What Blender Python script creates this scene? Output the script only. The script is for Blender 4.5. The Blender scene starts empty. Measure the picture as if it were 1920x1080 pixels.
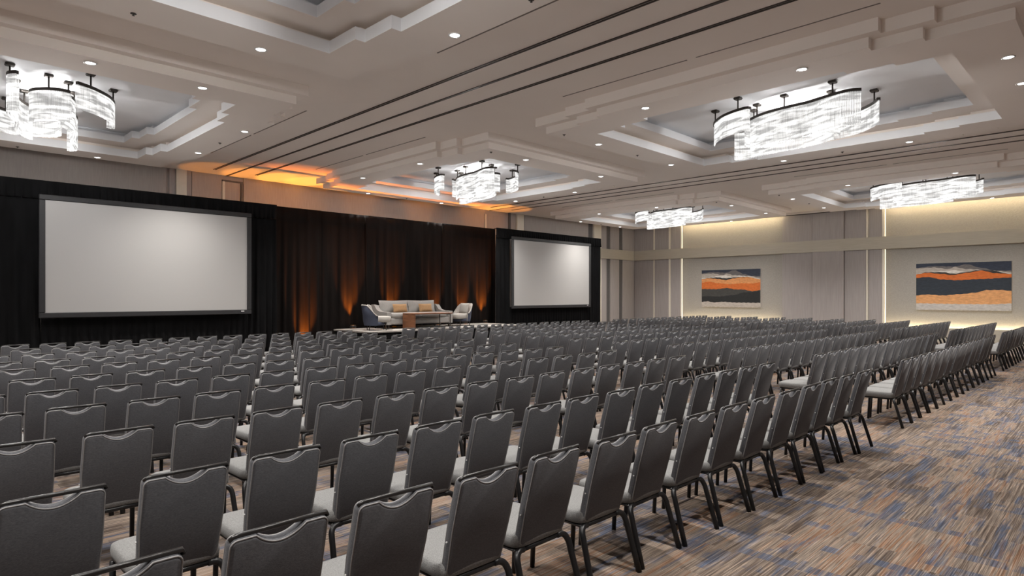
import bpy, bmesh, math, random
from mathutils import Vector, Matrix

random.seed(7)
PI = math.pi
sc = bpy.context.scene
COL = sc.collection

# ------------------------------------------------------------------ camera, world, exposure
CAM_H = 1.80
cam_data = bpy.data.cameras.new('camera')
cam_data.sensor_width = 36.0
cam_data.lens = 36.0 * 1170.0 / 1920.0
cam_data.shift_y = 14.0 / 1920.0
cam_data.clip_start = 0.05
cam_data.clip_end = 200
cam = bpy.data.objects.new('camera', cam_data)
COL.objects.link(cam)
cam.location = (0, 0, CAM_H)
cam.rotation_euler = (PI / 2, 0, -PI / 4)
sc.camera = cam

world = bpy.data.worlds.new('world')
sc.world = world
world.use_nodes = True
world.node_tree.nodes['Background'].inputs['Color'].default_value = (0.5, 0.5, 0.5, 1)
world.node_tree.nodes['Background'].inputs['Strength'].default_value = 0.05

sc.view_settings.view_transform = 'Standard'
sc.view_settings.look = 'None'
sc.view_settings.gamma = 1.0
sc.view_settings.use_curve_mapping = False
sc.view_settings.exposure = 0.2
cy = sc.cycles
cy.use_denoising = True
cy.max_bounces = 8
cy.diffuse_bounces = 6
cy.glossy_bounces = 3
cy.transmission_bounces = 2
cy.transparent_max_bounces = 12
cy.caustics_reflective = False
cy.caustics_refractive = False
cy.sample_clamp_indirect = 4.0
cy.use_light_tree = True

SPOT_W = 520.0        # one recessed downlight
CRYSTAL = 1.35         # glow of the chandelier rods
CHANDELIER_FILL_W = 85.0  # one of two unseen lights added below each chandelier's rods
BACKLIGHT_W = 900.0   # uplights behind the drape
UPLIGHT_W = 1300.0     # one orange floor uplight
LED_STRIP = 40.0      # cove strips on the art wall

# ------------------------------------------------------------------ helpers
def tag(o, label=None, cat=None, group=None, kind=None):
    if label: o['label'] = label
    if cat: o['category'] = cat
    if group: o['group'] = group
    if kind: o['kind'] = kind
    return o

def empty(name, loc=(0, 0, 0), rz=0.0):
    o = bpy.data.objects.new(name, None)
    o.empty_display_size = 0.1
    COL.objects.link(o)
    o.location = loc
    o.rotation_euler = (0, 0, rz)
    return o

class MB:
    def __init__(s):
        s.v = []; s.f = []; s.m = []; s.mi = 0
    def add(s, vs, fs):
        b = len(s.v)
        s.v += [tuple(p) for p in vs]
        for f in fs:
            s.f.append(tuple(b + i for i in f)); s.m.append(s.mi)
        return s
    def box(s, x0, x1, y0, y1, z0, z1):
        vs = [(x0,y0,z0),(x1,y0,z0),(x1,y1,z0),(x0,y1,z0),(x0,y0,z1),(x1,y0,z1),(x1,y1,z1),(x0,y1,z1)]
        return s.add(vs, [(3,2,1,0),(4,5,6,7),(0,1,5,4),(1,2,6,5),(2,3,7,6),(3,0,4,7)])
    def bbox(s, x0, x1, y0, y1, z0, z1, r=0.02):
        """box with chamfered edges"""
        r = min(r, (x1-x0)*.45, (y1-y0)*.45, (z1-z0)*.45)
        rings = []
        for z, i in ((z0, r), (z0+r, 0), (z1-r, 0), (z1, r)):
            a, b, c, d = x0+i, x1-i, y0+i, y1-i
            q = r if i == 0 else r*.4
            rings.append([(a+q,c,z),(b-q,c,z),(b,c+q,z),(b,d-q,z),(b-q,d,z),(a+q,d,z),(a,d-q,z),(a,c+q,z)])
        return s.loft(rings, True)
    def loft(s, rings, caps=True, closed=True):
        n = len(rings[0]); vs = [p for r in rings for p in r]; fs = []
        for k in range(len(rings)-1):
            for i in range(n if closed else n-1):
                j = (i+1) % n
                fs.append((k*n+i, k*n+j, (k+1)*n+j, (k+1)*n+i))
        if caps:
            fs.append(tuple(reversed(range(n))))
            fs.append(tuple((len(rings)-1)*n+i for i in range(n)))
        return s.add(vs, fs)
    def tube(s, path, r, n=8, r2=None, caps=True):
        path = [Vector(p) for p in path]
        rings = []; up = None
        for i, p in enumerate(path):
            t = (path[min(i+1, len(path)-1)] - path[max(i-1, 0)]).normalized()
            if up is None:
                up = Vector((0,0,1)) if abs(t.z) < .9 else Vector((0,1,0))
            a = t.cross(up).normalized(); b = a.cross(t).normalized(); up = b
            rr = r if r2 is None else r + (r2-r)*i/(len(path)-1)
            rings.append([tuple(p + a*rr*math.cos(2*PI*k/n) + b*rr*math.sin(2*PI*k/n)) for k in range(n)])
        return s.loft(rings, caps)
    def lathe(s, prof, c=(0,0,0), n=20, caps=True):
        return s.loft([[(c[0]+r*math.cos(2*PI*k/n), c[1]+r*math.sin(2*PI*k/n), c[2]+z) for k in range(n)] for r, z in prof], caps)
    def superq(s, c, a, e1=.35, e2=.3, nu=24, nv=10, sag=0.0):
        def pw(v, e): return math.copysign(abs(v)**e, v)
        rings = []
        for j in range(1, nv):
            ph = -PI/2 + PI*j/nv
            rings.append([(c[0]+a[0]*pw(math.cos(ph), e1)*pw(math.cos(2*PI*i/nu), e2),
                           c[1]+a[1]*pw(math.cos(ph), e1)*pw(math.sin(2*PI*i/nu), e2),
                           c[2]+a[2]*pw(math.sin(ph), e1)) for i in range(nu)])
        return s.loft(rings, True)
    def pillow(s, w, h, t, n=10, M=None):
        """soft cushion in the local XZ plane, thickness along Y"""
        M = M or Matrix()
        for side in (-1, 1):
            vs = []; fs = []
            for j in range(n+1):
                for i in range(n+1):
                    u = -1+2*i/n; v = -1+2*j/n
                    k = max(0, (1-u**4)*(1-v**4))**.5
                    pin = 1-.05*(1-abs(u)**2)*0
                    x = u*w/2*(1-.06*(1-v*v)*0 - .05*(1-abs(v)))
                    z = v*h/2*(1-.07*(1-abs(u)))
                    vs.append(tuple(M @ Vector((x, side*t/2*k, z+h/2))))
            for j in range(n):
                for i in range(n):
                    q = (j*(n+1)+i, j*(n+1)+i+1, (j+1)*(n+1)+i+1, (j+1)*(n+1)+i)
                    fs.append(q if side < 0 else q[::-1])
            s.add(vs, fs)
        return s
    def mesh(s, name, mats, smooth=False):
        me = bpy.data.meshes.new(name)
        me.from_pydata(s.v, [], s.f)
        for m in (mats if isinstance(mats, (list, tuple)) else [mats]):
            me.materials.append(m)
        if s.mi or any(s.m):
            me.polygons.foreach_set('material_index', s.m)
        if smooth:
            me.polygons.foreach_set('use_smooth', [True]*len(me.polygons))
        me.update()
        return me
    def build(s, name, mats, parent=None, smooth=False, angle=None):
        o = bpy.data.objects.new(name, s.mesh(name, mats, smooth))
        COL.objects.link(o)
        if parent is not None: o.parent = parent
        if smooth and angle:
            try: o.data.set_sharp_from_angle(angle=angle)
            except Exception: pass
        return o

def arc_pts(p0, p1, p2, n=6):
    """quadratic curve through control point p1"""
    p0, p1, p2 = Vector(p0), Vector(p1), Vector(p2)
    return [tuple((1-t)**2*p0 + 2*t*(1-t)*p1 + t*t*p2) for t in [i/n for i in range(n+1)]]

ORD = ['zeroth','first','second','third','fourth','fifth','sixth','seventh','eighth','ninth','tenth','eleventh','twelfth','thirteenth','fourteenth','fifteenth','sixteenth']

# ------------------------------------------------------------------ materials
def mat(name, col, rough=.6, metal=0.0, noise=None, bump=None, sheen=0.0, spec=None, emit=None, estr=0.0):
    """noise=(scale xyz, amount): brightness mottling; bump=(scale xyz, strength)"""
    m = bpy.data.materials.new(name); m.use_nodes = True
    nt = m.node_tree; b = nt.nodes['Principled BSDF']
    b.inputs['Base Color'].default_value = (*col, 1)
    b.inputs['Roughness'].default_value = rough
    b.inputs['Metallic'].default_value = metal
    if sheen:
        b.inputs['Sheen Weight'].default_value = sheen
        b.inputs['Sheen Roughness'].default_value = .4
    if spec is not None: b.inputs['Specular IOR Level'].default_value = spec
    if emit:
        b.inputs['Emission Color'].default_value = (*emit, 1)
        b.inputs['Emission Strength'].default_value = estr
    tc = nt.nodes.new('ShaderNodeTexCoord')
    def nz(scale):
        mp = nt.nodes.new('ShaderNodeMapping'); mp.inputs['Scale'].default_value = scale
        nt.links.new(tc.outputs['Object'], mp.inputs['Vector'])
        n = nt.nodes.new('ShaderNodeTexNoise'); n.inputs['Scale'].default_value = 1.0
        n.inputs['Detail'].default_value = 3.0
        nt.links.new(mp.outputs['Vector'], n.inputs['Vector'])
        return n
    if noise:
        n = nz(noise[0])
        r = nt.nodes.new('ShaderNodeValToRGB')
        a = noise[1]
        r.color_ramp.elements[0].position = .3; r.color_ramp.elements[1].position = .7
        r.color_ramp.elements[0].color = (*[max(0, c*(1-a)) for c in col], 1)
        r.color_ramp.elements[1].color = (*[min(1, c*(1+a)) for c in col], 1)
        nt.links.new(n.outputs['Fac'], r.inputs['Fac'])
        nt.links.new(r.outputs['Color'], b.inputs['Base Color'])
    if bump:
        n = nz(bump[0])
        bp = nt.nodes.new('ShaderNodeBump'); bp.inputs['Strength'].default_value = bump[1]
        bp.inputs['Distance'].default_value = .01
        nt.links.new(n.outputs['Fac'], bp.inputs['Height'])
        nt.links.new(bp.outputs['Normal'], b.inputs['Normal'])
    return m

M = {}
M['paint'] = mat('ceiling_paint', (.90, .84, .79), .85, noise=((.8,.8,.8), .02))
M['lip'] = mat('lit_cove_paint', (.85, .86, .88), .75, noise=((2,2,2), .015))  # cooler white than the soffits, chandelier light put into the colour
M['track'] = mat('dark_track_metal', (.045, .035, .03), .5, metal=.3, noise=((20,20,20), .1))
M['slot'] = mat('slot_grey', (.22, .2, .185), .7, noise=((9,9,9), .1))  # mid grey of the thin air slots
M['wall'] = mat('wall_fabric', (.37, .335, .315), .9, noise=((40,40,3), .06), bump=((60,60,60), .15))
M['panel'] = mat('grey_fabric_panel', (.35, .322, .312), .9, noise=((30,30,1.5), .07), bump=((80,80,80), .15))
M['band'] = mat('pale_wood_band', (.42, .385, .32), .6, noise=((2,2,30), .05))
M['trim'] = mat('cream_trim', (.72, .67, .57), .5, noise=((10,10,10), .02))
M['groove'] = mat('dark_groove', (.10, .095, .095), .8, noise=((10,10,10), .05))  # dark grey of the reveals, jambs and pocket head
M['paper'] = mat('woven_wallpaper', (.33, .31, .28), .7, noise=((14,22,45), .10), bump=((30,45,90), .15))
M['velvet'] = mat('black_drape_cloth', (.0065, .0065, .007), .95, spec=.1, noise=((6,6,1), .3), bump=((30,30,6), .3))
M['velvet2'] = mat('stage_drape_cloth', (.0075, .0058, .0052), .95, spec=.1, noise=((4,4,.6), .35), bump=((30,30,6), .3))  # brown tint puts the orange light's warm cast into the cloth
M['screen'] = mat('screen_white', (.47, .462, .455), .9, noise=((.6,.6,.6), .01))
M['frame'] = mat('screen_frame_black', (.022, .022, .024), .6, noise=((15,15,15), .1))
M['tweed'] = mat('charcoal_tweed', (.092, .094, .104), .9, sheen=.1, noise=((90,90,240), .22), bump=((260,260,400), .12))
M['piping'] = mat('piping_highlight_grey', (.24, .235, .235), .7, noise=((80,80,80), .1))  # paler grey puts the lit edge highlight of the backs into colour
M['seat'] = mat('light_grey_tweed', (.18, .18, .178), .9, sheen=.1, noise=((160,160,160), .25), bump=((220,220,220), .3))
M['leg'] = mat('black_powder_metal', (.012, .012, .013), .35, metal=.2, noise=((40,40,40), .1))
M['rail'] = mat('black_gloss_rail', (.012, .011, .011), .3, noise=((40,40,40), .1))
M['bronze'] = mat('dark_bronze', (.06, .052, .046), .45, metal=.6, noise=((25,25,25), .1))
M['deck'] = mat('stage_deck_carpet', (.34, .315, .29), .9, noise=((12,12,12), .12))
M['cream'] = mat('cream_upholstery', (.40, .375, .345), .9, noise=((30,30,30), .06), bump=((90,90,90), .2))
M['sofa'] = mat('pale_grey_upholstery', (.31, .295, .28), .9, noise=((30,30,30), .06), bump=((90,90,90), .2))
M['navy'] = mat('navy_upholstery', (.055, .065, .10), .9, noise=((30,30,30), .1), bump=((90,90,90), .2))
M['tan'] = mat('tan_pillow', (.36, .21, .10), .8, noise=((30,30,30), .1), bump=((70,70,70), .2))
M['wood'] = mat('walnut', (.16, .065, .03), .4, noise=((3,3,25), .3))
M['dark'] = mat('dark_stained_wood', (.03, .022, .018), .4, noise=((6,6,30), .2))
M['plastic'] = mat('black_fixture_plastic', (.02, .02, .02), .5, noise=((30,30,30), .1))
M['white'] = mat('white_enamel', (.8, .8, .8), .4, noise=((30,30,30), .02))
M['lens'] = mat('downlight_lens', (.9, .9, .9), .4, emit=(1, .97, .93), estr=9.0, noise=((20,20,20), .01))
M['amber'] = mat('amber_lens', (.9, .5, .2), .4, emit=(1, .32, .04), estr=6.0, noise=((20,20,20), .01))
M['ledline'] = mat('slim_led_line', (.9, .85, .7), .5, emit=(1, .88, .66), estr=.9, noise=((20,20,20), .01))
M['led'] = mat('warm_led_strip', (.9, .85, .7), .5, emit=(1, .82, .52), estr=LED_STRIP, noise=((20,20,20), .01))

def crystal_material():
    m = bpy.data.materials.new('lit_crystal_rods'); m.use_nodes = True
    nt = m.node_tree; b = nt.nodes['Principled BSDF']
    b.inputs['Base Color'].default_value = (.04, .04, .04, 1)
    b.inputs['Roughness'].default_value = .15
    tc = nt.nodes.new('ShaderNodeTexCoord')
    def nz(sx, sz, det, dist):
        mp = nt.nodes.new('ShaderNodeMapping'); mp.inputs['Scale'].default_value = (sx, sx, sz)
        nt.links.new(tc.outputs['Object'], mp.inputs['Vector'])
        n = nt.nodes.new('ShaderNodeTexNoise'); n.inputs['Scale'].default_value = 1
        n.inputs['Detail'].default_value = det; n.inputs['Distortion'].default_value = dist
        nt.links.new(mp.outputs['Vector'], n.inputs['Vector'])
        return n
    a = nz(2.2, 16, 2, .6); c = nz(55, 3, 1, 0)
    r = nt.nodes.new('ShaderNodeMapRange')
    r.inputs['From Min'].default_value = .40; r.inputs['From Max'].default_value = .62
    r.inputs['To Min'].default_value = .32; r.inputs['To Max'].default_value = 1.0
    nt.links.new(a.outputs['Fac'], r.inputs['Value'])
    r2 = nt.nodes.new('ShaderNodeMapRange')
    r2.inputs['From Min'].default_value = .3; r2.inputs['From Max'].default_value = .6
    r2.inputs['To Min'].default_value = .62; r2.inputs['To Max'].default_value = 1.0
    nt.links.new(c.outputs['Fac'], r2.inputs['Value'])
    mu = nt.nodes.new('ShaderNodeMath'); mu.operation = 'MULTIPLY'
    nt.links.new(r.outputs['Result'], mu.inputs[0]); nt.links.new(r2.outputs['Result'], mu.inputs[1])
    m2 = nt.nodes.new('ShaderNodeMath'); m2.operation = 'MULTIPLY'; m2.inputs[1].default_value = CRYSTAL
    nt.links.new(mu.outputs[0], m2.inputs[0])
    b.inputs['Emission Color'].default_value = (1, .985, .965, 1)
    nt.links.new(m2.outputs[0], b.inputs['Emission Strength'])
    tr = nt.nodes.new('ShaderNodeBsdfTransparent')
    mx = nt.nodes.new('ShaderNodeMixShader'); mx.inputs['Fac'].default_value = .45
    nt.links.new(b.outputs['BSDF'], mx.inputs[1]); nt.links.new(tr.outputs['BSDF'], mx.inputs[2])
    nt.links.new(mx.outputs['Shader'], nt.nodes['Material Output'].inputs['Surface'])
    return m
M['crystal'] = crystal_material()

def carpet_material():
    m = bpy.data.materials.new('patterned_carpet'); m.use_nodes = True
    nt = m.node_tree; b = nt.nodes['Principled BSDF']
    b.inputs['Roughness'].default_value = .95
    b.inputs['Specular IOR Level'].default_value = .15
    tc = nt.nodes.new('ShaderNodeTexCoord')
    def nz(s, det=2, loc=(0,0,0), rough=.5):
        mp = nt.nodes.new('ShaderNodeMapping'); mp.inputs['Scale'].default_value = s; mp.inputs['Location'].default_value = loc
        nt.links.new(tc.outputs['Object'], mp.inputs['Vector'])
        n = nt.nodes.new('ShaderNodeTexNoise'); n.inputs['Scale'].default_value = 1
        n.inputs['Detail'].default_value = det; n.inputs['Roughness'].default_value = rough
        nt.links.new(mp.outputs['Vector'], n.inputs['Vector'])
        return n.outputs['Fac']
    def ramp(fac, stops):
        r = nt.nodes.new('ShaderNodeValToRGB'); e = r.color_ramp.elements
        while len(e) < len(stops): e.new(.5)
        for k, (p, c) in enumerate(stops):
            e[k].position = p; e[k].color = (*c, 1)
        nt.links.new(fac, r.inputs['Fac'])
        return r.outputs['Color']
    def mix(a, c, f, mode='MIX'):
        x = nt.nodes.new('ShaderNodeMix'); x.data_type = 'RGBA'; x.blend_type = mode
        if isinstance(f, float): x.inputs['Factor'].default_value = f
        else: nt.links.new(f, x.inputs['Factor'])
        for s_, v in ((x.inputs['A'], a), (x.inputs['B'], c)):
            if isinstance(v, tuple): s_.default_value = (*v, 1)
            else: nt.links.new(v, s_)
        return x.outputs['Result']
    def brick(w, h, off):
        mp = nt.nodes.new('ShaderNodeMapping'); mp.inputs['Location'].default_value = off
        nt.links.new(tc.outputs['Object'], mp.inputs['Vector'])
        t = nt.nodes.new('ShaderNodeTexBrick')
        t.inputs['Color1'].default_value = (0,0,0,1); t.inputs['Color2'].default_value = (1,1,1,1); t.inputs['Mortar'].default_value = (.5,.5,.5,1)
        t.inputs['Scale'].default_value = 1; t.inputs['Mortar Size'].default_value = 0
        t.inputs['Brick Width'].default_value = w; t.inputs['Row Height'].default_value = h
        t.offset = .37; t.squash = .6; t.squash_frequency = 3
        nt.links.new(mp.outputs['Vector'], t.inputs['Vector'])
        return t.outputs['Color']
    def comb(a, ka, b_, kb):
        x = nt.nodes.new('ShaderNodeMath'); x.operation = 'MULTIPLY'; x.inputs[1].default_value = ka; nt.links.new(a, x.inputs[0])
        y = nt.nodes.new('ShaderNodeMath'); y.operation = 'MULTIPLY_ADD'; y.inputs[1].default_value = kb
        nt.links.new(b_, y.inputs[0]); nt.links.new(x.outputs[0], y.inputs[2])
        return y.outputs[0]
    # tan / brown / rust base in streaks along X
    base = ramp(comb(nz((1.5, 58, 1), 4, rough=.6), .8, brick(.8, .16, (.3, .1, 0)), .2), [(.32, (.055, .040, .032)), (.43, (.125, .096, .078)), (.53, (.235, .193, .16)), (.64, (.195, .112, .07))])
    fine = ramp(nz((2.6, 210, 1), 2, rough=.6), [(.30, (.28, .27, .27)), (.5, (.85, .84, .83)), (.70, (2.1, 2.05, 2.0))])
    blue = ramp(nz((1.5, 60, 1), 2, (4, 2, 0)), [(.35, (.036, .048, .08)), (.6, (.085, .108, .165)), (.75, (.18, .195, .225))])
    # soft-edged blue blocks, longer along X, plus narrow lines across
    pm = ramp(comb(nz((1.6, 11, 1), 4, (11, 3, 0), .65), .82, brick(.95, .15, (0, 0, 0)), .18), [(.53, (0,0,0)), (.63, (.9,.9,.9))])
    pl = ramp(comb(nz((2, 9, 1), 2, (5, 9, 0)), .5, brick(.11, 1.1, (.4, .2, 0)), .5), [(.64, (0,0,0)), (.70, (.8,.8,.8))])
    pm2 = mix(pm, pl, 1.0, 'LIGHTEN')
    sep = nt.nodes.new('ShaderNodeSeparateColor'); nt.links.new(pm2, sep.inputs['Color'])
    brk = ramp(nz((2.2, 40, 1), 2, (7, 5, 0)), [(.30, (.1,.1,.1)), (.55, (1,1,1))])
    sep2 = nt.nodes.new('ShaderNodeSeparateColor'); nt.links.new(brk, sep2.inputs['Color'])
    f = nt.nodes.new('ShaderNodeMath'); f.operation = 'MULTIPLY'
    nt.links.new(sep.outputs[0], f.inputs[0]); nt.links.new(sep2.outputs[0], f.inputs[1])
    c = mix(base, blue, f.outputs[0])
    c = mix(c, fine, .75, 'MULTIPLY')
    nt.links.new(c, b.inputs['Base Color'])
    bp = nt.nodes.new('ShaderNodeBump'); bp.inputs['Strength'].default_value = .35; bp.inputs['Distance'].default_value = .008
    nt.links.new(nz((12, 200, 1), 2), bp.inputs['Height'])
    nt.links.new(bp.outputs['Normal'], b.inputs['Normal'])
    return m
M['carpet'] = carpet_material()

# ------------------------------------------------------------------ room shell
X0, X1, Y0, Y1 = -5.0, 28.5, -3.0, 19.15
ZF = 5.36          # flat ceiling
ZR = 5.05          # ring soffit
CX = [2.0, 12.28, 23.02]
CY = [4.70, 13.80]

fl = MB().box(X0-.2, X1+.2, Y0-.2, Y1+.2, -.12, 0).build('floor', M['carpet'])
tag(fl, 'patterned carpet in brown, tan and slate blue covering the whole floor', 'floor', kind='structure')

def plan(cx, cy, hx, hy, s1, s2, st, o, z):
    hx += o; hy += o; s1 += o; s2 += o
    r = [(hx,-hy),(hx,-s1),(hx+st,-s1),(hx+st,-s2),(hx+2*st,-s2),(hx+2*st,s2),(hx+st,s2),(hx+st,s1),(hx,s1),(hx,hy)]
    p = r + [(-x, -y) for x, y in r]
    return [(cx+x, cy+y, z) for x, y in p]

OUT = (2.91, 3.70, 2.80, 2.22, .14)
INN = (2.19, 2.96, 2.30, 1.70, .14)
ceil_bm = bmesh.new()
def loop_edges(bm, pts):
    vs = [bm.verts.new(p) for p in pts]
    return [bm.edges.new((vs[i], vs[(i+1) % len(vs)])) for i in range(len(vs))]
edges = loop_edges(ceil_bm, [(X0-.2,Y0-.2,ZF),(X1-.38,Y0-.2,ZF),(X1-.38,Y1+.2,ZF),(X0-.2,Y1+.2,ZF)])
for cx in CX:
    for cy_ in CY:
        edges += loop_edges(ceil_bm, plan(cx, cy_, *OUT, .15, ZF))
bmesh.ops.triangle_fill(ceil_bm, use_beauty=True, use_dissolve=False, edges=edges, normal=(0,0,-1))
me = bpy.data.meshes.new('ceiling'); ceil_bm.to_mesh(me); ceil_bm.free()
me.materials.append(M['paint'])
ceiling = bpy.data.objects.new('ceiling', me); COL.objects.link(ceiling)
tag(ceiling, 'warm grey painted ceiling with partition tracks and stepped coffers', 'ceiling', kind='structure')
# perimeter slot over the art wall and a lid above the whole room
MB().box(X1-.38, X1-.36, Y0, Y1, ZF, ZF+.35).build('cove_fascia', M['paint'], ceiling)
MB().box(X1-.36, X1+.2, Y0-.2, Y1+.2, ZF+.33, ZF+.37).build('cove_lid', M['paint'], ceiling)

Z1, Z2 = 5.30, 5.55
for cx in CX:
    for cy_ in CY:
        g = MB()
        P = lambda S, o, z: plan(cx, cy_, *S, o, z)
        # outside: two stepped drops from the flat ceiling to the ring soffit
        g.loft([P(OUT,.15,ZF), P(OUT,.15,5.19), P(OUT,0,5.19), P(OUT,0,ZR), P(INN,0,ZR)], caps=False)
        cof = g.build('coffer_ring', M['paint'], ceiling)
        g = MB()
        g.loft([P(INN,0,ZR), P(INN,0,ZR+.165), P(INN,.05,ZR+.165), P(INN,.05,ZR+.02)], caps=False)
        g.build('cove_lip', M['lip'], cof)
        g = MB()
        g.loft([P(INN,.05,ZR+.05), P(INN,.05,ZR+.165), P(INN,.16,ZR+.165), P(INN,.16,Z1), P(INN,-.37,Z1)], caps=False)
        g.build('inner_soffit', M['paint'], cof)
        g = MB()
        g.loft([P(INN,-.37,Z1), P(INN,-.37,Z1+.15), P(INN,-.32,Z1+.15), P(INN,-.32,Z1+.02)], caps=False)
        g.build('cove_lip', M['lip'], cof)
        g = MB()
        ring = [P(INN,-.32,Z1+.15), P(INN,-.20,Z1+.15), P(INN,-.20,Z2)]
        g.loft(ring, caps=False)
        g.add(P(INN,-.20,Z2), [tuple(range(20))])
        g.build('coffer_top', M['lip'], cof)

for xm in (7.12, 17.80):
    for dx, wide in ((-.60, 0), (0, 1), (.58, 0)):
        x = xm+dx
        g = MB()
        if wide:
            g.box(x-.028, x+.028, Y0, Y1-.02, ZF-.012, ZF+.01).build('partition_track', M['track'], ceiling)
        else:
            t = empty('partition_track'); t.parent = ceiling
            for e in (-.026, .026):
                MB().box(x+e-.013, x+e+.013, Y0, Y1-.75, ZF-.010, ZF+.01).build('track_flange', M['track'], t)
    for sx in (-1.42, 1.42):
        for cy_ in CY:
            for a, b in ((.1, 2.55), (-2.5, -.05)):
                MB().box(xm+sx-.010, xm+sx+.010, cy_+a, cy_+b, ZF-.006, ZF+.01).build('air_slot', M['slot'], ceiling)

# ------------------------------------------------------------------ walls
wl = MB().box(X0-.2, X0, Y0-.2, Y1+.2, 0, ZF+.4).build('wall_left', M['wall'])
tag(wl, 'plain grey fabric side wall behind the photographer', 'wall', kind='structure')
wb = MB().box(X0-.2, X1+.2, Y0-.2, Y0, 0, ZF+.4).build('wall_rear', M['wall'])
tag(wb, 'plain grey fabric rear wall behind the photographer', 'wall', kind='structure')
wf = MB().box(X0-.2, X1+.2, Y1, Y1+.2, 0, ZF+.4).build('wall_front', M['wall'])
tag(wf, 'grey fabric wall behind the stage drapes with pale pilasters', 'wall', kind='structure')
wr = MB().box(X1, X1+.2, Y0-.2, Y1+.2, 0, ZF+.4).build('wall_right', M['wall'])
tag(wr, 'grey panelled far wall with a pale band and lit art niches', 'wall', kind='structure')

def fpanel(x0, x1, d, m, z0=0, z1=ZF, name='wall_panel'):
    return MB().box(x0, x1, Y1-d, Y1+.02, z0, z1).build(name, M[m], wf)
def rpanel(y0, y1, d, m, z0=0, z1=ZF, name='wall_panel'):
    return MB().box(X1-d, X1+.02, y0, y1, z0, z1).build(name, M[m], wr)

# front wall, left to right
fpanel(X0, 5.50, .03, 'wall')
fpanel(5.56, 5.72, .05, 'panel', name='pilaster_edge'); fpanel(5.73, 6.0, .09, 'trim', name='pilaster'); fpanel(6.01, 6.13, .06, 'panel', name='pilaster_edge')
fpanel(6.16, 6.98, .03, 'wall')
fpanel(6.99, 7.06, .07, 'trim', z1=5.18, name='pocket_jamb'); fpanel(7.07, 7.52, .03, 'panel', z1=5.18, name='pocket_door')
fpanel(7.53, 7.59, .07, 'groove', z1=5.18, name='pocket_jamb'); fpanel(6.99, 7.59, .05, 'groove', 5.18, 5.23, 'pocket_head')
fpanel(7.62, 17.5, .03, 'wall')
fpanel(17.52, 17.60, .06, 'trim', z1=5.18, name='pocket_jamb'); fpanel(17.62, 18.9, .02, 'panel', z1=5.18, name='pocket_door')
fpanel(18.92, 19.02, .06, 'groove', name='pocket_jamb'); fpanel(19.4, 19.82, .08, 'trim', name='pilaster')
fpanel(19.9, 24.45, .03, 'wall')
fpanel(24.46, 24.80, .02, 'groove', name='reveal'); fpanel(24.86, 25.45, .08, 'trim', name='pilaster')
fpanel(25.5, 25.92, .05, 'panel'); fpanel(25.95, 26.22, .02, 'groove', name='reveal'); fpanel(26.25, 27.02, .05, 'panel')
fpanel(27.05, 27.30, .02, 'groove', name='reveal'); fpanel(27.33, 28.42, .05, 'panel')
fpanel(19.9, 28.45, .14, 'band', 3.67, 4.17, 'rail_band')

# right wall, from the far corner towards the camera
rpanel(17.92, 19.1, .05, 'panel'); rpanel(17.86, 17.91, .10, 'trim', name='metal_strip')
rpanel(17.0, 17.85, .05, 'panel'); rpanel(16.88, 16.99, .12, 'trim', name='metal_strip')
rpanel(16.3, 16.87, .10, 'panel')
rpanel(16.24, 16.30, .14, 'trim', name='metal_strip')
for a, b in ((11.24, 16.20), (0.3, 7.12)):
    rpanel(a, b, .02, 'paper', name='wallpaper_niche')
rpanel(9.93, 11.22, .14, 'panel'); rpanel(8.66, 9.90, .22, 'panel'); rpanel(7.82, 8.64, .14, 'panel')
rpanel(7.75, 7.81, .19, 'trim', name='metal_strip'); rpanel(7.24, 7.74, .14, 'panel'); rpanel(7.16, 7.23, .19, 'trim', name='metal_strip')
rpanel(-1.2, .28, .14, 'panel')
rpanel(-1.25, 19.05, .24, 'band', 3.67, 4.17, 'rail_band')
# shallow downstand of the ceiling before the middle panels
MB().box(X1-.95, X1-.90, 6.55, 12.45, 5.27, ZF).build('ceiling_nosing', M['paint'], ceiling)
MB().box(X1-.97, X1-.88, 6.55, 12.45, 5.245, 5.27).build('nosing_edge', M['track'], ceiling)
# warm strips: slot above each niche, ledge below, and down one side
for a, b in ((11.26, 16.18), (.32, 7.10)):
    MB().box(X1-.345, X1-.30, a, b, 5.385, 5.395).build('led_strip', M['led'], wr)
    MB().box(X1-.16, X1-.12, a, b, .50, .51).build('led_strip', M['led'], wr)
    MB().box(X1-.20, X1-.18, a, b, .0, .56).build('led_ledge', M['band'], wr)
    MB().box(X1-.16, X1-.14, b+.01, b+.04, .1, 3.66).build('led_strip', M['ledline'], wr)
    MB().box(X1-.16, X1-.14, b+.01, b+.04, 4.18, 5.30).build('led_strip', M['ledline'], wr)

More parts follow.
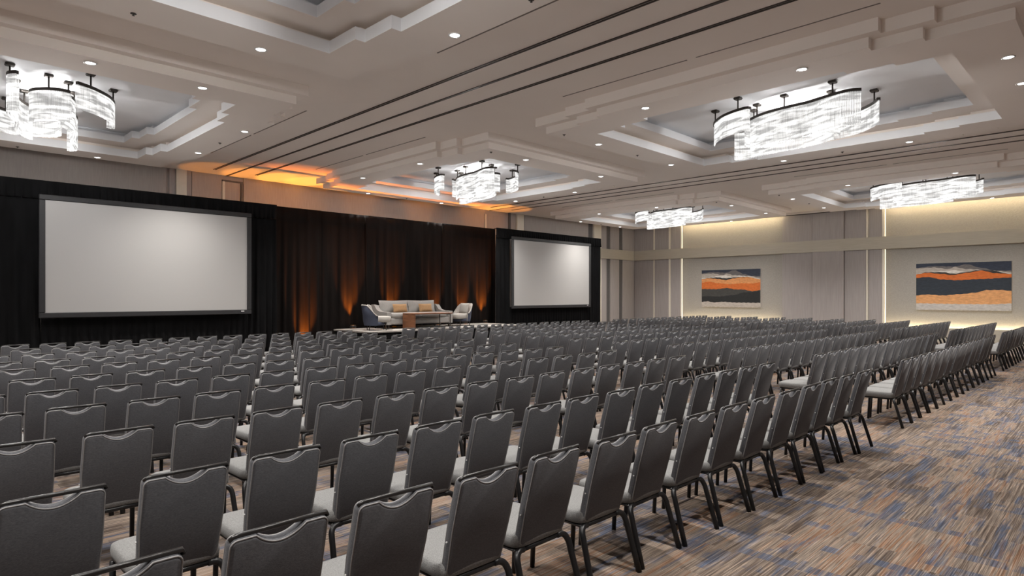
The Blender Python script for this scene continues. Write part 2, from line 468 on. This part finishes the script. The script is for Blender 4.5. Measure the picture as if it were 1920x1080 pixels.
# ------------------------------------------------------------------ framed landscape panels on the art wall
def painting(yc, bands, label):
    """bands: list of (colour, [(u, v) lower edge ...]) from the top; u 0..1 from the far (left in view) side, v 0..1 from the top"""
    w, h = 2.93, 1.79
    root = empty('wall_art', (X1-.02, yc, 1.245))
    tag(root, label, 'painting', 'abstract landscape panels on the art wall')
    MB().box(-.06, 0, -w/2, w/2, 0, h).build('stretcher', M['white'], root)
    g = MB(); mats = []
    n = 48
    def ev(pts, u):
        for (u0, v0), (u1, v1) in zip(pts, pts[1:]):
            if u <= u1:
                t = (u-u0)/(u1-u0); t = t*t*(3-2*t)
                return v0+(v1-v0)*t
        return pts[-1][1]
    top = [0.0]*(n+1)
    for k, (col, pts) in enumerate(bands):
        mats.append(mat('art_paint_%d' % (len(bpy.data.materials)), col, .8, noise=((9,9,30), .18)))
        low = [max(top[i], ev(pts, i/n) + .004*math.sin(i*1.7+k)*(0 < i/n < 1)) for i in range(n+1)]
        vs = []; fs = []
        for i in range(n+1):
            y = w/2 - w*i/n
            vs += [(-.0625, y, h*(1-top[i])), (-.0625, y, h*(1-low[i]))]
        for i in range(n): fs.append((2*i, 2*i+1, 2*i+3, 2*i+2))
        g.mi = k
        g.add(vs, fs); top = low
    g.build('painted_canvas', mats, root)
    return root

NAVY=(.025,.033,.055); GREY=(.13,.12,.12); PALE=(.40,.36,.32); WHITE=(.62,.59,.55); DARK=(.03,.028,.026)
ORG=(.55,.135,.025); ORL=(.62,.27,.10); CHAR=(.045,.045,.042); BLK=(.014,.015,.016); STONE=(.42,.38,.34)
painting(13.70, [
    (NAVY, [(0,.08),(.2,.05),(.42,.08),(.57,.02),(.75,.13),(.85,.18),(1,.19)]),
    (GREY, [(0,.10),(.2,.09),(.38,.14),(.45,.10),(.55,.15),(.8,.18),(1,.23)]),
    (PALE, [(0,.21),(.12,.20),(.3,.17),(.42,.15),(.55,.20),(.68,.17),(.8,.19),(1,.26)]),
    (WHITE, [(0,.24),(.12,.21),(.28,.20),(.42,.23),(.55,.21),(.65,.20),(.78,.20),(1,.27)]),
    (DARK, [(0,.24),(.12,.22),(.28,.24),(.43,.28),(.55,.24),(.68,.21),(.8,.21),(1,.27)]),
    (ORL, [(0,.34),(.12,.31),(.3,.36),(.5,.39),(.7,.37),(.85,.38),(1,.35)]),
    (ORG, [(0,.51),(.25,.52),(.45,.49),(.6,.53),(.7,.53),(.88,.58),(1,.55)]),
    (CHAR, [(0,.72),(.1,.71),(.3,.72),(.55,.68),(.75,.61),(.9,.59),(1,.57)]),
    (BLK, [(0,.87),(.1,.85),(.22,.88),(.38,.86),(.6,.88),(1,.88)]),
    (STONE, [(0,1),(1,1)]),
], 'wide landscape painting with orange hills and a black lower band, nearer the corner')
painting(4.61, [
    (NAVY, [(0,.09),(.2,.06),(.42,.08),(.55,.04),(.7,.12),(.85,.19),(1,.19)]),
    (GREY, [(0,.10),(.2,.09),(.36,.13),(.42,.09),(.55,.14),(.8,.18),(1,.22)]),
    (PALE, [(0,.22),(.12,.19),(.3,.17),(.42,.16),(.55,.20),(.68,.16),(.8,.18),(1,.25)]),
    (WHITE, [(0,.23),(.12,.19),(.28,.19),(.42,.23),(.55,.20),(.65,.17),(.78,.17),(1,.26)]),
    (DARK, [(0,.23),(.12,.20),(.28,.23),(.4,.26),(.55,.22),(.7,.18),(.85,.24),(1,.26)]),
    (ORG, [(0,.31),(.12,.29),(.3,.35),(.45,.37),(.7,.35),(1,.33)]),
    ((.022,.030,.042), [(0,.69),(.12,.67),(.3,.69),(.5,.66),(.65,.63),(.75,.58),(.9,.58),(1,.60)]),
    ((.62,.31,.13), [(0,.86),(.5,.87),(.8,.87),(1,.85)]),
    ((.45,.43,.41), [(0,1),(1,1)]),
], 'wide landscape painting with a broad peach band below dark hills, rightmost on wall')

# ------------------------------------------------------------------ ceiling fixtures
COFNAME = {(0,0): 'the top left coffer', (0,1): 'the coffer before the left screen', (1,0): 'the big right coffer',
           (1,1): 'the coffer before the stage', (2,0): 'the far right coffer', (2,1): 'the far corner coffer'}
dl_ring = MB().lathe([(.070,0),(.082,-.003),(.082,-.008),(.064,-.010),(.059,-.004)], n=20, caps=False).mesh('trim_ring', M['white'], True)
dl_lens = MB().lathe([(.060,-.004),(.04,-.009),(.001,-.011)], n=20, caps=False).mesh('lens', M['lens'], True)
sp = bpy.data.lights.new('downlight_beam', 'SPOT')
sp.energy = SPOT_W; sp.spot_size = math.radians(126); sp.spot_blend = 1.0; sp.shadow_soft_size = .07; sp.color = (1, .955, .90)
SIDE = {(1.48,3.47): 'right lamp, stage-side edge', (-1.48,3.47): 'left lamp, stage-side edge', (1.48,-3.47): 'right lamp, rear edge', (-1.48,-3.47): 'left lamp, rear edge',
        (3.0,1.31): 'stage-side lamp, right edge', (3.0,-1.31): 'rear lamp, right edge', (-3.0,1.31): 'stage-side lamp, left edge', (-3.0,-1.31): 'rear lamp, left edge',
        (0,-3.47): 'middle lamp, rear edge'}
for i, cx in enumerate(CX):
    for j, cy_ in enumerate(CY):
        for (dx, dy), pos in SIDE.items():
            if dx == 0 and (i, j) not in ((0,1), (1,0)): continue
            t = empty('downlight', (cx+dx, cy_+dy, ZR))
            tag(t, 'round recessed downlight, %s of %s' % (pos, COFNAME[(i, j)]), 'light', 'recessed ceiling downlights')
            for nm, me_ in (('trim_ring', dl_ring), ('lens', dl_lens)):
                o = bpy.data.objects.new(nm, me_); COL.objects.link(o); o.parent = t
            l = bpy.data.objects.new('beam', sp); COL.objects.link(l); l.parent = t; l.location = (0, 0, -.03)
        # small dark sprinkler heads on the soffit
        for (dx, dy), pos in {((-2.62, 3.47) if j == 0 else (-2.62,-3.47)): 'left end of one edge', (0, 3.47): 'middle, stage-side edge', (3.0, 0): 'middle, right edge'}.items():
            t = empty('sprinkler_head', (cx+dx, cy_+dy, ZR))
            tag(t, 'small dark sprinkler head, %s of %s' % (pos, COFNAME[(i, j)]), 'sprinkler', 'sprinkler heads on the coffer soffits')
            MB().lathe([(.030,0),(.034,-.005),(.02,-.010)], n=12).build('escutcheon', M['bronze'], t, True)
            MB().lathe([(.008,-.010),(.008,-.022),(.015,-.024),(.015,-.027)], n=10).build('deflector', M['bronze'], t)

# chandeliers: four curved bars of hanging crystal rods
ARC = [(-.20,1.46),(-.42,1.33),(-.60,1.16),(-.74,.99),(-.84,.80),(-.90,.63),(-.93,.45),(-.84,.42)]
WAVE = [(-.12,.73),(-.24,.55),(-.33,.37),(-.39,.18),(-.43,-.05),(-.45,-.30),(-.47,-.50),(-.54,-.72),(-.61,-.95),(-.65,-1.12),(-.64,-1.28),(-.55,-1.40)]
def resample(pts, step):
    P = [Vector((x, y, 0)) for x, y in pts]
    # Catmull-Rom smoothing
    q = []
    for k in range(len(P)-1):
        a = P[max(k-1,0)]; b = P[k]; c = P[k+1]; d = P[min(k+2,len(P)-1)]
        for s_ in range(12):
            t = s_/12
            q.append(.5*((2*b)+(c-a)*t+(2*a-5*b+4*c-d)*t*t+(3*b-a-3*c+d)*t**3))
    q.append(P[-1])
    out = [q[0]]; acc = 0
    for u, v in zip(q, q[1:]):
        L = (v-u).length; p = 0
        while acc + (L-p) >= step:
            p += step-acc; acc = 0
            out.append(u.lerp(v, p/L))
        acc += L-p
    return out
def rot180(pts): return [(-x, -y) for x, y in pts]
HOOK = [(-.27,-.40),(-.24,-.52),(-.17,-.64),(-.07,-.75),(.05,-.82),(.15,-.83),(.23,-.79)]
BARZ = -.22       # below the coffer top
def chandelier_meshes():
    parts = []
    rnd = random.Random(3)
    for pts, L, hang in ((ARC, .40, (1, 5)), (WAVE, .58, (1, 4, 8)), (rot180(ARC), .40, (1, 5)), (rot180(WAVE), .58, (1, 4, 8)), (HOOK, .50, (3,)), (rot180(HOOK), .50, (3,))):
        q = resample(pts, .04)
        # bar: flat ribbon
        rings = []
        for k, p in enumerate(q):
            t = (q[min(k+1,len(q)-1)]-q[max(k-1,0)]).normalized(); nrm = Vector((-t.y, t.x, 0))
            a = p+nrm*.028; b = p-nrm*.028
            rings.append([(a.x,a.y,BARZ-.05),(b.x,b.y,BARZ-.05),(b.x,b.y,BARZ),(a.x,a.y,BARZ)])
        parts.append(('frame_bar', MB().loft(rings).mesh('frame_bar', M['bronze'])))
        g = MB()
        for row, off in ((0, -.018), (1, .018)):
            for k, p in enumerate(resample(pts, .026)):
                ang = rnd.uniform(0, PI)
                l = L*(1+rnd.uniform(-.015, .015))
                dirn = Vector((off, off*.3, 0))
                c = p+dirn
                ring = lambda z, a0: [(c.x+.0095*math.cos(a0+2*PI*m_/5), c.y+.0095*math.sin(a0+2*PI*m_/5), z) for m_ in range(5)]
                g.loft([ring(BARZ-.05, ang), ring(BARZ-.05-l*.5, ang+.6), ring(BARZ-.05-l, ang+1.2)])
        parts.append(('crystal_rods', g.mesh('crystal_rods', M['crystal'])))
        for h in hang:
            x, y = pts[h]
            parts.append(('stem', MB().tube([(x,y,BARZ-.01),(x,y,-.03)], .014, 8).mesh('stem', M['bronze'], True)))
            parts.append(('ceiling_canopy', MB().bbox(x-.065, x+.065, y-.065, y+.065, -.045, 0, .012).mesh('ceiling_canopy', M['bronze'])))
    return parts
CH = chandelier_meshes()
CHL = bpy.data.lights.new('chandelier_fill', 'POINT')
CHL.energy = CHANDELIER_FILL_W; CHL.shadow_soft_size = .12; CHL.color = (1, .985, .97)
CHLAB = {(0,1): 'crystal rod chandelier with curved bars in the coffer before the left screen', (1,0): 'largest crystal rod chandelier in the big right coffer',
         (1,1): 'crystal rod chandelier in the coffer before the stage', (2,0): 'long crystal rod chandelier above the right painting',
         (2,1): 'most distant crystal rod chandelier, in the far corner coffer', (0,0): 'crystal rod chandelier of the top left coffer, nearest overhead'}
for i, cx in enumerate(CX):
    for j, cy_ in enumerate(CY):
        t = empty('chandelier', (cx, cy_-(.15 if i == j == 0 else 0), Z2))
        tag(t, CHLAB[(i, j)], 'chandelier', 'crystal chandeliers')
        for nm, me_ in CH:
            o = bpy.data.objects.new(nm, me_); COL.objects.link(o); o.parent = t
            if nm == 'crystal_rods': o['kind'] = 'stuff'
        for dy in (-.35, .35):
            l = bpy.data.objects.new('lamp', CHL); COL.objects.link(l); l.parent = t; l.location = (0, dy, -.95)  # unseen point lights added under the rods, standing in for their glow

# ------------------------------------------------------------------ drapes and screens
def drape_mesh(x0, x1, z0, z1, amp, wl, seed, gather=1.0, nz_=10):
    rnd = random.Random(seed)
    ph = [rnd.uniform(0, 6.28) for _ in range(6)]
    nx = max(8, int((x1-x0)/wl*10))
    vs = []; fs = []
    for j in range(nz_+1):
        z = z0+(z1-z0)*j/nz_
        k = gather*(1-.95*j/nz_)
        for i in range(nx+1):
            x = x0+(x1-x0)*i/nx
            s_ = math.sin(2*PI*x/wl+ph[0]+1.3*math.sin(x*1.9+ph[1])+.12*math.sin(z*2.1+ph[5]))
            y = amp*k*(.75*s_ + .35*math.sin(2*PI*x/(wl*2.7)+ph[2]+.4*z*(1-j/nz_)) + .2*math.sin(2*PI*x/(wl*.55)+ph[3]))
            vs.append((x, y, z))
    for j in range(nz_):
        for i in range(nx):
            a = j*(nx+1)+i
            fs.append((a, a+1, a+nx+2, a+nx+1))
    return vs, fs
def drape_part(name, root, x0, x1, z0, z1, amp, wl, seed, m, y=0, gather=1.0):
    vs, fs = drape_mesh(x0, x1, z0, z1, amp, wl, seed, gather)
    g = MB().add([(a, b+y, c) for a, b, c in vs], fs)
    # cloth thickness: second surface behind, closed at the edges by the hem
    o = g.build(name, m, root, True)
    md = o.modifiers.new('cloth', 'SOLIDIFY'); md.thickness = .006; md.offset = 1
    return o

# centre stage drape
sd = empty('stage_drape', (0, 17.0, 0))
tag(sd, 'wide dark drape behind the stage lit from below in orange', 'drape')
xs = [7.55, 9.02, 10.55, 12.08, 13.6, 15.0, 16.12]
for k in range(6):
    drape_part('drape_panel', sd, xs[k]-.02*(k > 0), xs[k+1]+.02, .02, 4.30, .060, .26, 11+k, M['velvet2'], y=.035*(k % 2))
MB().tube([(7.58,.07,4.26),(16.16,.07,4.26)], .02, 8).build('crossbar', M['white'], sd, True)
for x in (7.58, 11.4, 16.17):
    u = MB().tube([(x,.12,.01),(x,.12,4.25)], .022, 8).build('upright_pole', M['white'], sd, True)
    MB().box(x-.2, x+.2, 0.0, .3, 0, .012).build('base_plate', M['plastic'], u)

def screen_set(xl, xr, yy, sx0, sx1, sz0, sz1, top, lab_d, lab_s, seed):
    d = empty('screen_drape', (0, yy, 0))
    tag(d, lab_d, 'drape', 'black drapes framing the screens')
    drape_part('side_wing', d, xl, sx0-.05, .02, top-.26, .07, .26, seed, M['velvet'])
    drape_part('side_wing', d, sx1+.05, xr, .02, top-.26, .05, .17, seed+1, M['velvet'])
    drape_part('skirt', d, sx0-.05, sx1+.05, .02, sz0-.05, .055, .15, seed+2, M['velvet'])
    drape_part('valance', d, xl, xr, sz1+.03, top, .03, .13, seed+3, M['velvet'], y=-.03)
    MB().tube([(xl, .06, top-.03), (xr, .06, top-.03)], .02, 8).build('crossbar', M['frame'], d, True)
    s_ = empty('projection_screen', ((sx0+sx1)/2, yy-.17, 0))
    tag(s_, lab_s, 'screen', 'projection screens beside the stage')
    hw = (sx1-sx0)/2; b = .115
    MB().box(-hw, hw, -.006, .006, sz0, sz1).build('screen_surface', M['screen'], s_)
    g = MB()
    for q in ((-hw-b, hw+b, sz1, sz1+b), (-hw-b, hw+b, sz0-b, sz0)):
        MB().bbox(q[0], q[1], -.03, .03, q[2], q[3], .012).build('frame_rail', M['frame'], s_)
    for q in ((-hw-b, -hw), (hw, hw+b)):
        MB().bbox(q[0], q[1], -.03, .03, sz0, sz1, .012).build('frame_rail', M['frame'], s_)
    for x in (-hw*.7, hw*.7):
        l = MB().bbox(x-.03, x+.03, .27, .32, 0, sz1, .008).build('support_leg', M['frame'], s_)
        MB().box(x-.03, x+.03, .26, .6, 0, .03).build('foot', M['frame'], l)
    MB().box(hw-.16, hw-.08, -.034, -.030, sz0-.05, sz0-.025).build('maker_plate', M['white'], s_)

screen_set(-2.2, 7.60, 16.82, 2.40, 6.72, 1.425, 3.865, 4.30,
           'black velvet drape surround of the larger left screen', 'large blank projection screen at left in a black frame', 21)
screen_set(15.66, 21.95, 16.50, 16.42, 20.92, 1.425, 3.875, 4.27,
           'black velvet drape surround of the smaller right screen', 'blank projection screen right of the stage in a black frame', 31)

# ------------------------------------------------------------------ stage and furniture
SZ = .80
st = empty('stage_platform', (0, 0, 0))
tag(st, 'low stage platform with pale deck and black skirt before the drape', 'stage')
MB().bbox(9.36, 15.45, 14.95, 16.86, SZ-.05, SZ, .008).build('deck', M['deck'], st)
for nm, a in (('front', (9.38, 15.43, 14.98, 15.0)), ):
    vs, fs = drape_mesh(9.38, 15.43, .01, SZ-.05, .015, .12, 51, 1.0, 4)
    MB().add([(x, y+14.985, z) for x, y, z in vs], fs).build('front_skirt', M['velvet'], st, True)
vs, fs = drape_mesh(14.98, 16.84, .01, SZ-.05, .015, .12, 52, 1.0, 4)
MB().add([(9.39+y, x, z) for x, y, z in vs], fs).build('side_skirt', M['velvet'], st, True)
for x in (9.6, 11.5, 13.4, 15.3):
    for y in (15.2, 16.7):
        MB().tube([(x,y,0),(x,y,SZ-.05)], .025, 8).build('support_leg', M['frame'], st)

# sofa, facing the audience (-Y)
so = empty('sofa', (11.72, 16.14, SZ))
tag(so, 'pale grey two-cushion sofa in the middle of the stage', 'sofa')
hw = 1.25
MB().bbox(-hw, hw, -.42, .42, .12, .32, .03).build('base', M['sofa'], so)
for s_ in (-1, 1):
    x = s_*(hw-.22)/2
    MB().superq((x, -.06, .39), ((hw-.16)/2, .38, .085), .3, .2).build('seat_cushion', M['sofa'], so, True)
    Mx = Matrix.Translation((s_*.53, .22, .42)) @ Matrix.Rotation(-.22, 4, 'X')
    MB().pillow(1.08, .44, .26, 10, Mx).build('back_cushion', M['sofa'], so, True)
    # arm with a sloping top: tall at the back, low in front
    xa, xb = (hw-.14, hw) if s_ > 0 else (-hw, -hw+.14)
    prof = [(-.44,.12),(-.44,.50),(-.05,.51),(.12,.56),(.26,.70),(.44,.72),(.44,.12)]
    MB().loft([[(xa,y,z) for y,z in prof], [(xb,y,z) for y,z in prof]]).build('arm', M['sofa'], so)
MB().bbox(-hw+.14, hw-.14, .30, .44, .12, .70, .03).build('backrest', M['sofa'], so)
for x in (-hw+.1, hw-.1):
    for y in (-.36, .36):
        MB().tube([(x,y,0),(x,y,.13)], .018, 8, .028).build('leg', M['dark'], so)

def lumbar(x, lab):
    p = empty('lumbar_pillow', (x, 16.14-.02, SZ+.475))
    tag(p, lab, 'pillow', 'tan pillows on the sofa')
    MB().pillow(.52, .27, .16, 10, Matrix.Rotation(-.25, 4, 'X')).build('pillow_body', M['tan'], p, True)
    MB().tube([(-.25,-.02,.01),(.25,-.02,.01)], .006, 6).build('piping', M['tan'], p)
lumbar(11.24, 'tan oblong pillow on the left half of the sofa')
lumbar(12.22, 'tan oblong pillow on the right half of the sofa')

def armchair(loc, rz, lab, lab_p):
    t = empty('armchair', loc, rz)              # faces local +X
    t.scale = (.87, .87, .87)
    tag(t, lab, 'armchair', 'armchairs on the stage')
    # shell: open horseshoe around the seat, high behind and sloping to the arms
    n = 22; outer = []; inner = []; rim = []
    def pt(a, r, z): return (-.02+r*math.cos(a)*.98, r*math.sin(a), z)
    rows_o = []; rows_i = []
    for k in range(n+1):
        u = -1+2*k/n
        a = PI + u*1.72
        f = max(0, (1-abs(u)))
        zt = .47+.35*(3*min(1,f/.62)**2-2*min(1,f/.62)**3)
        flare = .04*min(1, f/.6)
        rows_o.append([pt(a,.34,.16), pt(a,.375,.34), pt(a,.385,.48), pt(a,.39+flare,zt-.02), pt(a,.375+flare,zt)])
        rows_i.append([pt(a,.30,.20), pt(a,.315,.40), pt(a,.32,.48), pt(a,.335+flare,zt-.015), pt(a,.375+flare,zt)])
    g = MB()
    for R_, rev in ((rows_o, False),):
        g.loft([list(r) for r in R_], caps=False, closed=False)
    g.build('outer_shell', M['navy'], t, True)
    g = MB().loft([list(r) for r in rows_i], caps=False, closed=False)
    for e in (0, n):
        o_, i_ = rows_o[e], rows_i[e]
        g.add(o_+i_, [(m_, m_+1, 5+m_+1, 5+m_) for m_ in range(4)])
    g.build('inner_shell', M['cream'], t, True)
    MB().tube([(r[4][0], r[4][1], r[4][2]) for r in rows_o], .022, 8).build('rolled_rim', M['cream'], t, True)
    MB().superq((.10, 0, .36), (.40, .305, .10), .3, .3).build('seat_cushion', M['cream'], t, True)
    MB().lathe([(.30,.16),(.32,.20),(.32,.27)], n=20).build('seat_base', M['navy'], t, True)
    for x in (-.20, .30):
        for y in (-.22, .22):
            MB().tube([(x*1.12,y*1.12,0),(x,y,.22)], .011, 8, .02).build('leg', M['dark'], t)
    c = math.cos(rz); s_ = math.sin(rz)
    p = empty('throw_pillow', (loc[0]-.10*c, loc[1]-.10*s_, loc[2]+.405), rz)
    p.scale = (.87, .87, .87)
    tag(p, lab_p, 'pillow', 'cream throw pillows')
    Mx = Matrix.Rotation(-.28, 4, 'Y') @ Matrix.Rotation(PI/2, 4, 'Z')
    MB().pillow(.42, .40, .15, 10, Mx).build('pillow_body', M['cream'], p, True)
    MB().tube([tuple(Mx @ Vector((x,0,.01))) for x in (-.2,.2)], .006, 6).build('piping', M['cream'], p)
armchair((9.92, 15.50, SZ+.004), -.40, 'armchair with navy outer shell at the left of the stage', 'cream pillow in the navy armchair at left')
armchair((13.50, 15.90, SZ+.004), PI+.15, 'cream armchair facing the sofa at the right of the stage', 'cream pillow in the armchair at right')

tb = empty('coffee_table', (11.60, 15.36, SZ))
tag(tb, 'walnut coffee table with a solid end panel in front of the sofa', 'table')
MB().bbox(-.62, .86, -.29, .29, .43, .47, .006).build('table_top', M['wood'], tb)
MB().bbox(-.62, -.56, -.29, .29, 0, .43, .006).build('end_panel', M['wood'], tb)
for y in (-.26, .26):
    MB().tube([(.78,y,0),(.78,y,.43)], .014, 8).build('leg', M['dark'], tb)
MB().tube([(.78,-.26,.42),(.78,.26,.42)], .012, 8).build('leg_brace', M['dark'], tb)
# orange floor uplights
def uplight(x, y, z, lab, tilt, watts, size, grp, blend=.6, col=(1, .36, .05)):
    t = empty('uplight', (x, y, z))
    tag(t, lab, 'light', grp)
    MB().lathe([(.07,.02),(.085,.03),(.085,.09),(.078,.10)], n=16, caps=False).build('can', M['plastic'], t, True)
    MB().lathe([(.079,.093),(.001,.097)], n=16, caps=False).build('lens', M['amber'], t)
    for s_ in (-1, 1):
        MB().bbox(s_*.10-.006, s_*.10+.006, -.02, .02, 0, .07, .003).build('yoke_arm', M['plastic'], t)
    MB().bbox(-.106, .106, -.03, .03, 0, .012, .003).build('yoke_base', M['plastic'], t)
    d = bpy.data.lights.new('uplight_beam', 'SPOT')
    d.energy = watts; d.spot_size = math.radians(size); d.spot_blend = blend; d.shadow_soft_size = .04; d.color = col
    l = bpy.data.objects.new('beam', d); COL.objects.link(l); l.parent = t; l.location = (0, 0, .11)
    l.rotation_euler = (PI+tilt, 0, 0)
for k, (x, z, p) in enumerate([(8.48, 0, 1.2), (9.98, SZ, .9), (11.45, SZ, .9), (13.25, SZ, .45), (14.45, SZ, .7), (15.42, SZ, 1.0)]):
    nm = ['on the floor left of the stage', 'on the stage behind the navy armchair', 'behind the left half of the sofa', 'behind the right end of the sofa', 'behind the right armchair', 'at the right end of the stage'][k]
    uplight(x, 16.80, z, 'black uplight with amber lens ' + nm, -.20, UPLIGHT_W*p*.8, 46, 'uplights before the stage drape', 1.0, (1, .24, .02))
for k, (x, p) in enumerate(((6.7, .35), (7.8, .7), (8.8, 1.3), (9.7, 1.0), (11.6, .8), (14.2, .8), (16.9, .9), (18.0, .6))):
    uplight(x, 18.35, 0, 'amber uplight hidden behind the stage drape, %s from the left' % ORD[k+1], 0, BACKLIGHT_W*p, 25, 'uplights behind the stage drape', .35)

# ------------------------------------------------------------------ banquet chairs
def chair_parts():
    W = .203
    # back outline in (x, t): t runs up the leaning panel
    pts = []
    def corner(cx, cz, r, a0, a1, n=4):
        for k in range(n+1):
            a = a0+(a1-a0)*k/n
            pts.append((cx+r*math.cos(a), cz+r*math.sin(a)))
    H = .536
    corner(W-.012-.05, .05, .05, -PI/2, 0)
    pts.append((W-.002, H*.5))
    corner(W-.035, H-.03, .030, 0, PI/2)
    sw = .100
    for k in range(13):
        u = 1-2*k/12
        d = .048*max(0, 1-u*u)
        pts.append((u*sw, H-d))
    corner(-W+.035, H-.03, .030, PI/2, PI)
    pts.append((-W+.002, H*.5))
    corner(-W+.012+.05, .05, .05, PI, 1.5*PI)
    Zb, Yb = .395, .135
    lean = math.atan2(.135, .52)
    def place(x, d, t):      # d: depth towards the front
        return (x, Yb - t*math.sin(lean) + d*math.cos(lean), Zb + t*math.cos(lean) + d*math.sin(lean))
    cz = H/2
    def inset(i):
        out = []; n = len(pts)
        for k in range(n):
            (ax, az), (bx, bz), (px, pz) = pts[k-1], pts[(k+1) % n], pts[k]
            tx, tz = bx-ax, bz-az; L = math.hypot(tx, tz) or 1
            out.append((px - tz/L*i, pz + tx/L*i))
        return out
    rings = []
    for i, d in ((.016, -.026), (.005, -.021), (0, -.008), (0, .012), (.005, .024), (.018, .030)):
        rings.append([place(x, d, t) for x, t in inset(i)])
    back = MB().loft([r[::-1] for r in rings]).mesh('backrest', M['tweed'], True)
    try: back.set_sharp_from_angle(angle=math.radians(50))
    except Exception: pass
    p2 = [place(x, -.020, t) for x, t in inset(.004)]
    k0 = 0
    pip = MB().tube(p2+[p2[0]], .0036, 5, caps=False)  # pale welt added to draw the highlight along the edge
    p3 = [place(x, .020, t) for x, t in inset(.004)]
    pip2 = MB().tube(p3+[p3[0]], .0036, 5, caps=False)
    piping = pip.mesh('piping', M['piping'], True)
    piping2 = pip2.mesh('piping', M['piping'], True)
    ra = place(-W+.045, .0, H+.004); rb = place(W-.006, .0, H+.004)
    rail = MB().tube([place(-W+.012,0,H-.012), place(-W+.03,0,H+.001), ra, rb, place(W-.002,0,H-.012)], .0105, 8).mesh('handle_rail', M['rail'], True)
    seat = MB().superq((0, .335, .425), (.222, .235, .050), .42, .25, 28, 10).mesh('seat', M['seat'], True)
    frame = MB().bbox(-.205, .205, .12, .54, .365, .385, .008).mesh('seat_frame', M['leg'])
    bar = MB().tube([(-.15,.118,.375),(.15,.118,.375)], .0155, 8).mesh('back_bar', M['leg'], True)
    legs = []
    for s_ in (-1, 1):
        path = [(s_*.238, -.005, 0.0), (s_*.232, .03, .12), (s_*.224, .075, .27)] + arc_pts((s_*.222,.088,.315), (s_*.218,.118,.385), (s_*.145,.118,.375), 6)
        legs.append(MB().tube(path, .019, 8).mesh('leg', M['leg'], True))
        legs.append(MB().tube([(s_*.205,.535,0.0),(s_*.205,.515,.37)], .0165, 8).mesh('leg', M['leg'], True))
    stud = MB().lathe([(.004,-.003),(.004,.003)], n=6)
    px, py, pz = place(-W-.001, .0, .20)
    studm = MB().add([(px+c-.0, py+a, pz+b) for a, b, c in stud.v], stud.f).mesh('stud', M['white'])
    return [('backrest', back), ('piping', piping), ('piping', piping2), ('handle_rail', rail), ('seat', seat), ('seat_frame', frame),
            ('back_bar', bar)] + [('leg', l) for l in legs] + [('stud', studm)]
CP = chair_parts()

ROWS = [2.27, 3.39, 4.70, 5.93, 7.06, 8.19, 9.39, 10.49, 11.67, 12.88, 14.05]
def row_y(y, x):
    if y < 2.5: return 2.345-.0135*min(x, 7.5)-.001*max(0, x-7.5)
    return y*(1-.0024*max(0, x-5.5))
spots = []
for r, y in enumerate(ROWS):
    # left section: 15 seats counted from the aisle
    for k in range(15):
        xr = 8.26-.538*k
        xx = xr-.203
        if xr < .085*y: continue
        spots.append((xx, row_y(y, xx), 'A', r+1, k+1))
    for k in range(15):
        xx = 10.15-.203+.527*k
        spots.append((xx, row_y(y, xx), 'B', r+1, k+1))
    for k in range(13):
        xx = 19.25-.203+.525*k
        yy = row_y(y, xx)
        if r == 0 and xx-.3 > 10.3*yy: continue
        spots.append((xx, yy, 'C', r+1, k+1))
spots.sort(key=lambda s_: s_[0]+s_[1])
SEC = {'A': ('from the aisle', 'left section'), 'B': ('from its left end', 'middle section'), 'C': ('from its left end', 'far section')}
rnd = random.Random(5)
far = MB()
slot_of = {}
lowmats = [M['tweed'], M['piping'], M['rail'], M['seat'], M['leg']]
lowparts = []
for nm, me_ in CP:
    if nm == 'stud': continue
    mi = lowmats.index(me_.materials[0])
    lowparts.append((mi, [tuple(v.co) for v in me_.vertices], [tuple(p.vertices) for p in me_.polygons]))
for n, (x, y, sec, r, k) in enumerate(spots):
    x += rnd.uniform(-.008, .008); y += rnd.uniform(-.012, .012)
    rz = rnd.uniform(-.02, .02)
    if n < 300:
        t = empty('banquet_chair', (x, y, 0), rz)
        a, b = SEC[sec]
        tag(t, 'grey banquet chair, %s %s, %s row from the back, %s' % (ORD[k], a, ORD[r], b), 'chair', 'banquet chairs set out in rows')
        for nm, me_ in CP:
            o = bpy.data.objects.new(nm, me_); COL.objects.link(o); o.parent = t
    else:
        c, s_ = math.cos(rz), math.sin(rz)
        for mi, vs, fs in lowparts:
            far.mi = mi
            far.add([(x+c*p[0]-s_*p[1], y+s_*p[0]+c*p[1], p[2]) for p in vs], fs)
fo = far.build('distant_chairs', lowmats, None, True)
tag(fo, 'mass of distant grey banquet chairs in the rows nearest the far corner', 'chairs', kind='stuff')
print('chairs', len(spots))
